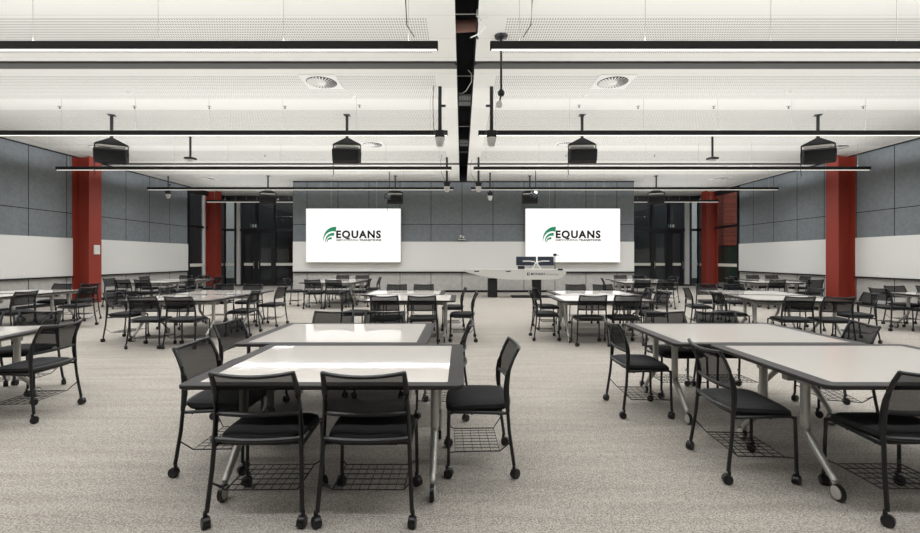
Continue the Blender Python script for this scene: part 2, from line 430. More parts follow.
MB().box(-.3, .3, -.1, .1, 0, 6).build('pillar_shaft', 'whitemetal', t); MB().box(-.35, .35, -.14, .14, 0, .3).build('pillar_base', 'darkout', t)

# ------------------------------------------------------------------ light bars
DOWN, UPW = 18.5, 1.5
def photometric(l, power, expo, cap):
    # light spread shaped to even the ceiling and cut tabletop glare: intensity follows |cos|^expo, capped
    l.use_nodes = True; nt = l.node_tree; em = nt.nodes['Emission']
    g = nt.nodes.new('ShaderNodeNewGeometry'); d = nt.nodes.new('ShaderNodeVectorMath'); d.operation = 'DOT_PRODUCT'
    nt.links.new(g.outputs['Normal'], d.inputs[0]); nt.links.new(g.outputs['Incoming'], d.inputs[1])
    def m(op, a, b=0.):
        n = nt.nodes.new('ShaderNodeMath'); n.operation = op
        for i, v in enumerate((a, b)):
            if isinstance(v, float): n.inputs[i].default_value = v
            else: nt.links.new(v, n.inputs[i])
        return n.outputs[0]
    c = m('MAXIMUM', m('ABSOLUTE', d.outputs['Value']), .02)
    nt.links.new(m('MULTIPLY', m('MINIMUM', m('POWER', c, float(expo)), float(cap)), power), em.inputs['Strength'])

def lamp(name, parent, loc, rx, sx, sy, power):
    l = bpy.data.lights.new(name, 'AREA'); l.shape = 'RECTANGLE'; l.size = sx; l.size_y = sy; l.energy = sx
    l.color = (.955, .978, 1.)
    photometric(l, power, .65, 1.) if name == 'down_lamp' else photometric(l, power, -2.4, 22.)
    o = bpy.data.objects.new(name, l); C.objects.link(o); o.parent = parent; o.location = loc; o.rotation_euler = (rx, 0, 0)
    return o
ZB = 3.93
rows = ((1.45, ' just overhead of the camera'), (5.24, ''), (8.9, ''), (12.4, ''), (16.0, ''), (19.5, ''))
rn = ['in the row above the camera', 'in the row nearest the camera', 'in the second row from the camera', 'in the third row from the camera', 'in the row nearest the screens', 'short one before the glass doors']
for ri, (y, _) in enumerate(rows):
    for side, (x0, x1) in ((('left', (-11.42, -.28)), ('right', (.34, 11.52))) if y < 19 else (('left', (-11.3, -7.3)), ('right', (7.45, 11.4)))):
        c = (x0+x1)/2; h = (x1-x0)/2
        t = thing('light_bar', (c, y, ZB), 'long black hanging light bar, %s half, %s' % (side, rn[ri]), 'light bar', 'long black light bars')
        MB().box(-h, h, -.032, .032, .0, .094, bev=.004).build('housing', 'black', t)
        MB().box(-h+.02, h-.02, -.017, .017, -.004, .001).build('diffuser', 'lightstrip', t)
        lamp('down_lamp', t, (0, 0, -.012), 0, 2*h-.1, .04, DOWN)
        lamp('ceiling_fill', t, (0, 0, .1), PI, 2*h-.1, .05, UPW)  # unseen lamp added on top of each bar to brighten the ceiling
        w = MB()
        n = 8; m = []
        for k in range(n):
            xx = -h+.35+(2*h-.7)*k/(n-1); 
            MB().tube([(xx, 0, .09), (xx, 0, H-ZB-.02)], .003, 5).build('suspension_wire', 'silver', t)

# ------------------------------------------------------------------ diffusers
def make_diffuser():
    t = thing('air_diffuser', (0, 0, H), 'x', 'air diffuser', 'square ceiling air diffusers')
    MB().box(-.33, .33, -.33, .33, -.012, .002, bev=.003).build('face_plate', 'whitemetal', t)
    MB().lathe((0, 0, -.0165), [(.005, 0), (.27, 0), (.275, .004)], 32).build('air_opening', 'plastic', t)
    v = MB()
    for k in range(26):
        a = 2*PI*k/26; T = Matrix.Rotation(a, 4, 'Z') @ Matrix.Translation((.17, 0, -.02)) @ Matrix.Rotation(math.radians(20), 4, 'X')
        v.box(-.085, .09, -.014, .014, -.002, .002, T=T)
    v.build('swirl_blades', 'whitemetal', t)
    MB().lathe((0, 0, -.026), [(.005, 0), (.075, .002), (.085, .01)], 20).build('hub', 'whitemetal', t)
    return t
D0 = make_diffuser()
spots = [(-2.58, 8.12, 'left of the ceiling gap just past the wide slot'), (2.79, 8.12, 'right of the ceiling gap just past the wide slot'),
         (-2.55, 12.6, 'behind the left centre hanging loudspeaker'), (3.0, 12.6, 'behind the right centre hanging loudspeaker'),
         (-10.6, 12.9, 'over the left wall near the red column'), (11.0, 12.9, 'over the right wall near the red column'),
         (-10.4, 18.0, 'at the far left corner of the ceiling'), (10.6, 18.0, 'at the far right corner of the ceiling')]
for i, (x, y, s) in enumerate(spots):
    d = D0 if i == 0 else copy_tree(D0)
    d.location = (x, y, H); d['label'] = 'square white swirl air diffuser ' + s
# sprinklers / detectors
def make_sprinkler():
    t = thing('sprinkler_head', (0, 0, H), 'x', 'sprinkler', 'sprinkler heads')
    MB().lathe((0, 0, -.012), [(.01, 0), (.035, .004), (.04, .012)], 14).build('rosette', 'silver', t)
    MB().lathe((0, 0, -.05), [(.02, 0), (.022, .005), (.008, .012), (.008, .04)], 12).build('nozzle', 'plastic', t)
    return t
S0 = make_sprinkler(); k = 0
spr = [(-8.6, 9.42), (-7.0, 9.42), (-5.4, 9.42), (-3.78, 9.42), (-2.17, 9.35), (2.5, 9.35), (3.78, 9.42), (5.4, 9.42), (7.0, 9.42), (8.6, 9.42), (-3.4, 13.9), (-6.2, 13.9), (3.3, 13.9), (6.1, 13.9)]
for i, (x, y) in enumerate(spr):
    d = S0 if i == 0 else copy_tree(S0); d.location = (x, y, H)
    side = 'left' if x < 0 else 'right'; row = 'nearer' if y < 10 else 'farther'
    lst = sorted([p[0] for p in spr if (p[0] < 0) == (x < 0) and (p[1] < 10) == (y < 10)], key=abs)
    d['label'] = 'tiny ceiling sprinkler, %s half, %s row, %s from the centre gap' % (side, row, ['first', 'second', 'third', 'fourth', 'fifth'][lst.index(x)])
def make_detector():
    t = thing('smoke_detector', (0, 0, H), 'x', 'smoke detector', 'smoke detectors')
    MB().lathe((0, 0, -.02), [(.03, 0), (.055, .006), (.06, .02)], 18).build('detector_base', 'whitemetal', t)
    MB().lathe((0, 0, -.045), [(.02, 0), (.032, .008), (.03, .026)], 16).build('detector_cap', 'cup', t)
    return t
S1 = make_detector()
for i, (x, y, s) in enumerate([(-2.18, 8.8, 'beside the left near diffuser'), (2.45, 8.8, 'beside the right near diffuser'), (-6.5, 8.6, 'on the left half before the second light bar'), (6.4, 8.6, 'on the right half before the second light bar')]):
    d = S1 if i == 0 else copy_tree(S1); d.location = (x, y, H); d['label'] = 'small round white smoke detector ' + s

# ------------------------------------------------------------------ hanging loudspeakers
def make_speaker():
    t = thing('hanging_loudspeaker', (0, 0, H), 'x', 'loudspeaker', 'black loudspeakers hanging from the ceiling')
    MB().box(-.028, .028, -.028, .028, -.58, -.005).box(-.07, .07, -.07, .07, -.015, 0).build('pole', 'black', t)
    MB().prism([(-.03, -.52), (.03, -.52), (.3, -.66), (.3, -.69), (-.3, -.69), (-.3, -.66)], 1, -.025, .025).build('bracket', 'black', t)
    MB().box(-.26, .26, -.04, .04, -.74, -.69, bev=.006).build('crossbar', 'whitemetal', t)
    m = MB()
    for s in (-1, 1): m.box(s*.305-.008, s*.305+.008, -.03, .03, -.94, -.67)
    m.build('yoke', 'black', t)
    MB().tube([(-.31, 0, -.9), (-.313, 0, -1.2), (-.3, .02, -1.35), (-.33, .02, -1.4)], .008, 6).build('signal_cable', 'black', t)
    R = Matrix.Translation((0, 0, -.93)) @ Matrix.Rotation(math.radians(12), 4, 'X')
    m = MB(); m.prism([(-.2, -.10), (-.2, .14), (-.1, .17), (.16, .17), (.2, .06), (.1, -.17), (-.14, -.17)], 0, -.28, .28)
    m.v = [tuple(R @ Vector(p)) for p in m.v]; cab = m.build('cabinet', 'plastic', t)
    m = MB(); m.box(-.265, .265, -.206, -.2, -.1, .13); m.v = [tuple(R @ Vector(p)) for p in m.v]; m.build('grille', 'mat_black', cab)
    for s in (-1, 1):
        m = MB(); a, b = sorted((s*.28, s*.296)); m.prism([(-.19, -.09), (-.19, .13), (-.1, .16), (.15, .16), (.19, .06), (.1, -.16), (-.13, -.16)], 0, a, b)
        m.v = [tuple(R @ Vector(p)) for p in m.v]; m.build('end_cap', 'speaker_side', cab)
    return t
SP = make_speaker()
sps = [(-7.95, 10, 28, 'nearer row, outer left'), (-2.6, 10, 4, 'nearer row, just left of centre'), (2.74, 10, -4, 'nearer row, just right of centre'), (8.1, 10, -28, 'nearer row, outer right'),
       (-7.65, 17.4, 22, 'farther row, in front of the left glass doors'), (-2.62, 17.4, 3, 'farther row, above the left screen corner'), (2.7, 17.4, -3, 'farther row, above the right screen corner'), (7.7, 17.4, -22, 'farther row, in front of the right glass doors')]
for i, (x, y, r, s) in enumerate(sps):
    d = SP if i == 0 else copy_tree(SP); d.location = (x, y, H); d.rotation_euler.z = math.radians(r)
    d['label'] = 'black ceiling loudspeaker on a pole, ' + s

# ------------------------------------------------------------------ drop poles with pale cones
def make_drop(length, name='pendant_sensor'):
    t = thing(name, (0, 0, H), 'x', 'pendant sensor', 'drop poles with pale cones')
    L = length
    MB().tube([(0, 0, 0), (0, 0, -L+.3)], .036 if L > 1 else .022, 8).build('pole', 'black', t)
    MB().box(.03, .11, -.02, .02, -.38, -.34, bev=.005).build('side_bracket', 'black', t)
    MB().box(-.09, .09, -.06, .06, -L+.17, -L+.31, bev=.015).box(-.12, .12, -.03, .03, -L+.27, -L+.3).build('mount', 'plastic', t)
    MB().lathe((0, 0, -L), [(.035, 0), (.06, .01), (.1, .17)], 16).build('cone', 'cup', t)
    return t
drops = [(-.41, 8.36, 1.14, 'just left of the ceiling gap, nearest'), (.57, 8.36, 1.14, 'just right of the ceiling gap, nearest'),
         (-.47, 14.2, 1.12, 'left of the ceiling gap near the end wall'), (.55, 14.2, 1.12, 'right of the ceiling gap near the end wall'),
         (1.09, 16.8, 1.05, 'in front of the end wall, right of centre'), (-11.6, 17.4, .9, 'beside the left wall')]
protos = {}
for x, y, L, s in drops:
    if L in protos: d = copy_tree(protos[L])
    else: d = protos[L] = make_drop(L)
    d.location = (x, y, H); d['label'] = 'black drop pole with a pale cone, ' + s
    if x > 0: d.rotation_euler.z = PI
# thin pole right of centre, through the near bar row
t = thing('pendant_camera', (.58, 6.44, H), 'thin black pole with round knob top and small camera', 'camera')
t['label'] = 'thin black pole with a small pale camera, right of the ceiling gap'
MB().lathe((0, 0, -.05), [(.03, 0), (.09, .02), (.1, .05)], 16).build('ceiling_rose', 'black', t)
MB().tube([(0, 0, -.03), (0, 0, -.82)], .017, 8).build('pole', 'black', t)
MB().lathe((0, 0, -.88), [(.03, 0), (.05, .02), (.05, .06), (.02, .1)], 14).build('collar', 'black', t)
MB().tube([(0, 0, -.86), (-.02, -.01, -.95)], .012, 8).build('stem', 'black', t)
MB().lathe((-.03, -.01, -1.06), [(.01, 0), (.045, .02), (.05, .06), (.03, .1)], 14).build('camera_head', 'cup', t)
# projectors / cameras on thin poles near the screens
for x, y, s in ((-2.72, 16.6, 'left'), (2.72, 16.15, 'right')):
    t = thing('ceiling_camera', (x, y, H), 'small black camera on a thin pole above the %s screen' % s, 'camera', 'cameras on thin poles')
    MB().tube([(0, 0, 0), (0, 0, -.85)], .016, 8).build('pole', 'black', t)
    T = Matrix.Translation((-.07, 0, -.93)) @ Matrix.Rotation(.5, 4, 'Y')
    MB().box(-.13, .13, -.09, .09, -.07, .07, T=T, bev=.02).build('camera_body', 'plastic', t)
    MB().cyl((-.16, -.02, -.98), (1, 0, .5), .04, .06, 14).build('lens', 'speaker_side', t)
    MB().box(-.05, .05, -.04, .04, -.88, -.8).build('mount', 'silver', t)
for x, y, s in ((-7.27, 11.8, 'left'), (6.73, 11.8, 'right')):
    t = thing('dome_camera', (x, y, H), 'small black dome on a short drop pole, %s half of the ceiling' % s, 'camera', 'domes on short poles')
    MB().tube([(0, 0, 0), (0, 0, -.56)], .028, 8).build('pole', 'black', t)
    MB().lathe((0, 0, -.61), [(.1, 0), (.16, .015), (.15, .04), (.04, .07)], 20).build('dome_cap', 'black', t)
    MB().lathe((0, 0, -.66), [(.02, 0), (.07, .015), (.09, .05)], 18).build('dome', 'cup', t)
# cords
def kid(o, parent):
    o.parent = parent; o.matrix_parent_inverse = Matrix.Translation(-Vector(parent.location)); return o
bars = {o['label']: o for o in C.objects if o.get('category') == 'light bar'}
for sgn, side, x in ((1, 'left', -.55), (1, 'right', .72)):
    b = next(o for l, o in bars.items() if side+' half' in l and 'nearest the camera' in l)
    dx = -.07 if side == 'left' else .07
    kid(MB().tube([(x, 5.0, H-.02), (x+dx, 5.02, H-.05), (x+dx*1.3, 5.05, H-.3), (x+dx*1.2, 5.1, 4.15), (x, 5.14, 4.03)], .006, 6).build('power_cord', 'black'), b)
dp = {tuple(round(v, 2) for v in o.location[:2]): o for o in C.objects if o.get('category') == 'pendant sensor'}
for (x, y), pts in (((-.41, 8.36), [(-.53, 8.3, H), (-.54, 8.32, 4.4), (-.53, 8.33, 3.9), (-.42, 8.36, 3.8)]),
                    ((-.47, 14.2), [(-.62, 13.9, H), (-.66, 13.95, 4.55), (-.65, 14.0, 4.2), (-.48, 14.18, 3.8)]),
                    ((.55, 14.2), [(.75, 13.9, H), (.8, 13.95, 4.55), (.79, 14.0, 4.2), (.56, 14.18, 3.8)])):
    kid(MB().tube(pts, .006, 6).build('signal_cord', 'black'), dp[(x, y)])
tag(MB().tube([(.21, 5.9, 4.78), (.2, 5.8, 4.64), (.26, 5.7, 4.52), (.34, 5.75, 4.6), (.33, 5.8, 4.5), (.22, 5.8, 4.4), (.12, 5.75, 4.33)], .008, 6).build('loose_cable', 'cup'), 'loose pale cable looping out of the ceiling gap', 'cable')
tag(MB().tube([(.205, 5.95, 4.75), (.215, 5.9, 4.6), (.2, 5.85, 4.4), (.22, 5.85, 4.36)], .012, 6).build('loose_cable', 'black'), 'short black cable hanging from the ceiling gap', 'cable')

# ------------------------------------------------------------------ screens
def text_mesh(s, size, width, mt, parent, loc, name, bold=0., space=1.):
    cu = bpy.data.curves.new(name, 'FONT'); cu.body = s; cu.size = size; cu.extrude = .002; cu.offset = bold; cu.resolution_u = 3; cu.space_character = space
    o = bpy.data.objects.new(name+'_tmp', cu); C.objects.link(o); bpy.context.view_layer.update()
    me = bpy.data.meshes.new_from_object(o.evaluated_get(bpy.context.evaluated_depsgraph_get()))
    bpy.data.objects.remove(o)
    xs = [v.co.x for v in me.vertices]; x0, x1 = min(xs), max(xs); k = width/(x1-x0)
    for v in me.vertices: v.co = Vector(((v.co.x-x0)*k, -v.co.z, v.co.y))
    me.materials.clear(); me.materials.append(M[mt])
    for p in me.polygons: p.material_index = 0
    me.name = name
    o = bpy.data.objects.new(name, me); C.objects.link(o); o.location = loc; o.parent = parent
    return o
def band(a, b, t0, t1, w0, w1, n=14):
    """crescent stroke in XZ: quarter ellipse centred right-below, from lower left to upper right"""
    out = []; inn = []
    for i in range(n+1):
        u = i/n; ang = PI - (t0+(t1-t0)*u)
        w = (w0+(w1-w0)*u)*math.sin(PI*min(1, .12+u*.88)*.5)
        out.append((a*math.cos(ang), b*math.sin(ang))); inn.append(((a-w)*math.cos(ang), (b-w)*math.sin(ang)))
    return out+inn[::-1]
def screen(x0, x1, side, flip):
    cx = (x0+x1)/2; w = (x1-x0)/2
    t = thing('display_screen', (cx, 18.3, 1.27), 'large lit white screen with logo, %s of the two' % side, 'screen', 'large lit screens')
    MB().box(-w, w, .02, .2, 0, 2.24, bev=.008).build('casing', 'whitemetal', t)
    f = MB().box(-w+.005, w-.005, .0, .018, .005, 2.235).build('screen_face', 'screen', t)
    yy = -.006
    # writing: EQUANS and its tagline
    text_mesh('EQUANS', .42, 1.86, 'logo_dark', t, (-w+1.26, yy, 1.02), 'logo_text', .017, 1.18)
    text_mesh('EMPOWERING', .12, .93, 'logo_grey', t, (-w+1.26, yy, .885), 'tagline_text', .002)
    text_mesh('TRANSITIONS', .12, .91, 'logo_dark', t, (-w+2.22, yy, .885), 'tagline_text', .004)
    for k, (ox, oz, a, b, t1, w0, w1, mm) in enumerate(((-w+1.22, .95, .50, .53, 1.66, .08, .21, 'logo_green'), (-w+1.15, .91, .34, .32, 1.66, .08, .13, 'logo_green'), (-w+1.07, .87, .20, .18, 1.60, .07, .10, 'logo_green'))):
        poly = [(p[0]+ox, p[1]+oz) for p in band(a, b, -.1 if k == 0 else -.25, t1, w0, w1)]
        MB().prism(poly, 1, yy-.002, yy+.002).build('logo_leaf', mm, t)
    m = MB()
    for s in (-1, 1):
        MB().tube([(s*.95, .1, 2.22), (s*.95, .1, H-1.27)], .006, 6).build('hanging_cable', 'silver', t)
screen(-6.47, -2.53, 'left', 0); screen(2.66, 6.6, 'right', 0)

# wall camera
t = thing('wall_camera', (.02, YC, 2.24), 'small white camera on a shelf bracket at the end wall centre', 'camera')
MB().box(-.15, .15, -.22, 0, -.02, .0, bev=.004).build('shelf', 'whitemetal', t)
MB().lathe((0, -.12, 0), [(.06, 0), (.06, .03), (.04, .05)], 16).build('camera_base', 'black', t)
MB().box(-.1, .1, -.06, .06, -.045, .045, T=Matrix.Translation((0, -.13, .1)) @ Matrix.Rotation(.3, 4, 'Y'), bev=.02).build('camera_body', 'whitemetal', t)
MB().cyl((0, -.2, .1), (0, 1, 0), .03, .03, 14).build('lens', 'black', t)

# ------------------------------------------------------------------ presenter desk
t = thing('presenter_desk', (1.95, 16.3, 0), 'long white boat-shaped presenter desk on two black pedestals', 'desk')
out = [(-1.9, 1.01), (-1.9, .97)]
for i in range(13):
    u = i/12; out.append((-1.88+1.8*u, .965-.30*math.sin(u*PI/2)))
out += [(0.6, .665), (1.2, .665)]
for i in range(9):
    u = i/8; a = -PI/2+u*PI*.62; out.append((1.30+.55*math.cos(a), .915+.25*math.sin(a)))
out += [(1.86, 1.01)]
MB().prism(out, 1, -.32, -.28).build('front_panel', 'desk', t)
MB().prism([(-1.86, -.32), (1.86, -.32), (1.86, .1), (1.6, .42), (-1.2, .42), (-1.75, .1)], 2, 1.01, 1.04).build('desktop', 'desk', t)
MB().box(-.9, 1.5, -.28, .3, .76, 1.01).build('cabinet_body', 'desk', t)
MB().box(.285, .288, -.324, -.3195, .67, 1.0).build('panel_seam', 'logo_grey', t)
MB().box(-.98, -.63, -.12, .12, .0, .7, bev=.02).build('pedestal', 'plastic', t)
MB().box(.66, .99, -.12, .12, .0, .76, bev=.02).build('pedestal', 'plastic', t)
MB().box(-.1, 1.55, -.3, .35, .003, .05, bev=.008).build('base_plate', 'mat_black', t)
for x in (-1.4, -.25, 1.64): MB().box(x-.09, x+.09, -.33, -.28, 1.0 if x > 1 else .95, 1.06 if x > 1 else .985).build('cable_slot', 'plastic', t)
MB().box(.43, .52, -.324, -.32, .82, .92).build('crest', 'logo_dark', t)
MB().box(.46, .50, -.3255, -.3242, .85, .90).build('crest_mark', 'desk', t)
text_mesh('MONASH', .12, .5, 'logo_dark', t, (.57, -.3215, .83), 'desk_text', .002)
text_mesh('University', .1, .48, 'logo_grey', t, (1.1, -.3215, .83), 'desk_text', 0)
for i, (x0, x1) in enumerate(((.06+.02, .82), (.88, 1.48))):
    t = thing('monitor', (1.95+(x0+x1)/2, 16.35, 1.043), 'dark flat monitor seen from behind on the presenter desk, %s one' % ('left', 'right')[i], 'monitor', 'monitors on the presenter desk')
    h = (x1-x0)/2
    MB().box(-h, h, -.02, .02, .13, .46, bev=.008).build('monitor_shell', 'monitor', t)
    MB().box(-.13, .13, -.06, -.02, .27, .31, bev=.004).build('mount_plate', 'whitemetal', t)
    s = 1 if i == 0 else -1
    MB().tube([(s*.1, -.06, .29), (s*.3, -.1, .27), (s*.34, -.1, .2)], .022, 8).tube([(s*.34, -.1, .22), (s*.22, -.1, .015)], .025, 8).build('arm', 'whitemetal', t)
    MB().lathe((s*.22, -.1, 0), [(.06, 0), (.06, .012), (.03, .02)], 14).build('arm_base', 'whitemetal', t)
t = thing('control_unit', (2.2, 16.25, 1.043), 'black control box under the left monitor on presenter desk', 'control unit')
MB().box(-.12, .12, -.1, .1, 0, .12, bev=.01).build('unit_body', 'plastic', t); MB().box(-.09, .09, -.104, -.1, .03, .09).build('unit_display', 'black', t)
t = thing('webcam', (3.47, 16.35, 1.043), 'small black webcam on a post beside the right monitor', 'camera')
MB().tube([(0, 0, .01), (0, 0, .5)], .014, 8).build('post', 'black', t); MB().box(-.06, .06, -.03, .03, .48, .57, bev=.012).build('camera_body', 'plastic', t)
MB().lathe((0, 0, 0), [(.05, 0), (.05, .01), (.02, .015)], 14).build('post_base', 'black', t)
MB().tube([(.05, 0, .52), (.16, 0, .51)], .01, 6).build('camera_arm', 'black', t)

# ------------------------------------------------------------------ table
TW, TD, TH = 1.63, 1.2, .73
def rrect(hx, hy, r, n=5):
    out = []
    for cx, cy, a0 in ((hx-r, hy-r, 0), (-hx+r, hy-r, 90), (-hx+r, -hy+r, 180), (hx-r, -hy+r, 270)):
        for k in range(n+1):
            a = math.radians(a0+90*k/n); out.append((cx+r*math.cos(a), cy+r*math.sin(a)))
    return out
def make_table():
    t = thing('conference_table', (0, 0, 0), 'x', 'table', 'tables')
    m = MB(); o = rrect(TW/2, TD/2, .05); q = rrect(TW/2-.007, TD/2-.007, .045); n = len(o)
    inn = rrect(TW/2-.095, TD/2-.075, .012)
    z0, z1 = TH-.032, TH
    vs = [(x, y, z0+.006) for x, y in q]+[(x, y, z0+.012) for x, y in o]+[(x, y, z1-.003) for x, y in o]+[(x, y, z1) for x, y in rrect(TW/2-.004, TD/2-.004, .047)]+[(x, y, z1) for x, y in inn]
    fs = [tuple(range(n-1, -1, -1))]
    for r in range(4):
        for i in range(n):
            j = (i+1) % n; fs.append((r*n+i, r*n+j, r*n+n+j, r*n+n+i))
    m.add(vs, fs, 0); m.f.append(tuple(range(4*n, 5*n))); m.m.append(1); m.sm.append(False)
    m.build('tabletop', ['border', 'laminate'], t)
    for sx in (-1, 1):
        x = sx*(TW/2-.19)
        MB().box(x-.035, x+.035, -.46, .46, z0-.035, z0+.005, bev=.006).build('top_rail', 'silver', t)
        for sy in (-1, 1):
            l = MB().tube([(x, sy*.20, z0-.02), (x, sy*.20, .35), (x, sy*.215, .31), (x, sy*.40, .135), (x, sy*.425, .11), (x, sy*.43, .07)], [.028, .028, .027, .021, .02, .018], 10)
            l.box(x-.03, x+.03, sy*.2-.03, sy*.2+.03, z0-.07, z0-.03)
            lg = l.build('leg', 'silver', t)
            c = MB().cyl((x+.0, sy*.45, .048), (1, 0, 0), .048, .024, 18).build('wheel', 'plastic', lg)
            MB().cyl((x+.0, sy*.44, .042), (1, 0, 0), .034, .032, 18).build('wheel_disc', 'wheel', c) if False else None
            MB().lathe((0, 0, 0), [(.03, -.019), (.038, -.016), (.038, .016), (.03, .019)], 18).build('wheel_cover', 'wheel', lg)
    MB().box(-(TW/2-.2), TW/2-.2, -.03, .03, z0-.1, z0-.05, bev=.006).build('cross_beam', 'silver', t)
    return t
T0 = make_table()
# wheel covers are lathed about z: turn each onto its axle beside its own wheel
for lg in [c for c in T0.children if c.name.split('.')[0] == 'leg']:
    w = next(c for c in lg.children if c.name.startswith('wheel') and not c.name.startswith('wheel_cover'))
    cov = next(c for c in lg.children if c.name.startswith('wheel_cover'))
    ctr = sum((Vector(b) for b in w.bound_box), Vector())/8
    cov.location = ctr; cov.rotation_euler = (0, PI/2, 0)
tables = [
    ('A', -.80, 3.08, 0, 'foreground left table, the one nearer the camera'), ('A', -1.105, 4.285, 0, 'foreground left table, pushed behind the nearest, reflecting the screen'),
    ('B', 2.875, 3.08, 0, 'foreground right table, the one nearer the camera'), ('B', 2.605, 4.285, 0, 'foreground right table, pushed behind the nearest'),
    ('C', -4.98, 4.05, 10, 'table cut off by the left picture edge, foreground'),
    ('D', -5.05, 8.05, 0, 'second-row table left of the aisle, nearer one'), ('D', -5.0, 9.255, 0, 'second-row table left of the aisle, farther one'),
    ('F', -.915, 8.0, 0, 'second-row table just left of centre, nearer one'), ('F', -1.165, 9.205, 0, 'second-row table just left of centre, farther one'),
    ('G', 2.465, 7.95, 0, 'second-row table just right of centre, nearer one'), ('G', 2.685, 9.155, 0, 'second-row table just right of centre, farther one'),
    ('H', 5.9, 7.95, -11, 'skewed second-row table on the right, nearer one'), ('H', 6.03, 9.2, -11, 'skewed second-row table on the right, farther one'),
    ('E', -9.285, 8.3, 0, 'second-row table at the far left wall side, nearer one'), ('E', -9.285, 9.505, 0, 'second-row table at the far left wall side, farther one'),
    ('I', 9.665, 8.7, 0, 'table cut off by the right picture edge'),
    ('J', -9.40, 13.4, 0, 'back-row table by the left wall, nearer one'), ('J', -9.285, 14.605, 0, 'back-row table by the left wall, farther one'),
    ('K', -3.935, 13.4, 0, 'back-row table below the left screen, nearer one'), ('K', -3.935, 14.605, 0, 'back-row table below the left screen, farther one'),
    ('L', 5.535, 13.4, 0, 'back-row table below the right screen, nearer one'), ('L', 5.765, 14.605, 0, 'back-row table below the right screen, farther one'),
    ('M', 9.415, 13.4, 0, 'back-row table by the right wall, nearer one'), ('M', 10.315, 14.605, 0, 'back-row table by the right wall, farther one'),
]
for i, (c, x, y, r, s) in enumerate(tables):
    d = T0 if i == 0 else copy_tree(T0); d.location = (x, y, 0); d.rotation_euler.z = math.radians(r); d['label'] = 'cream-topped dark-edged ' + s

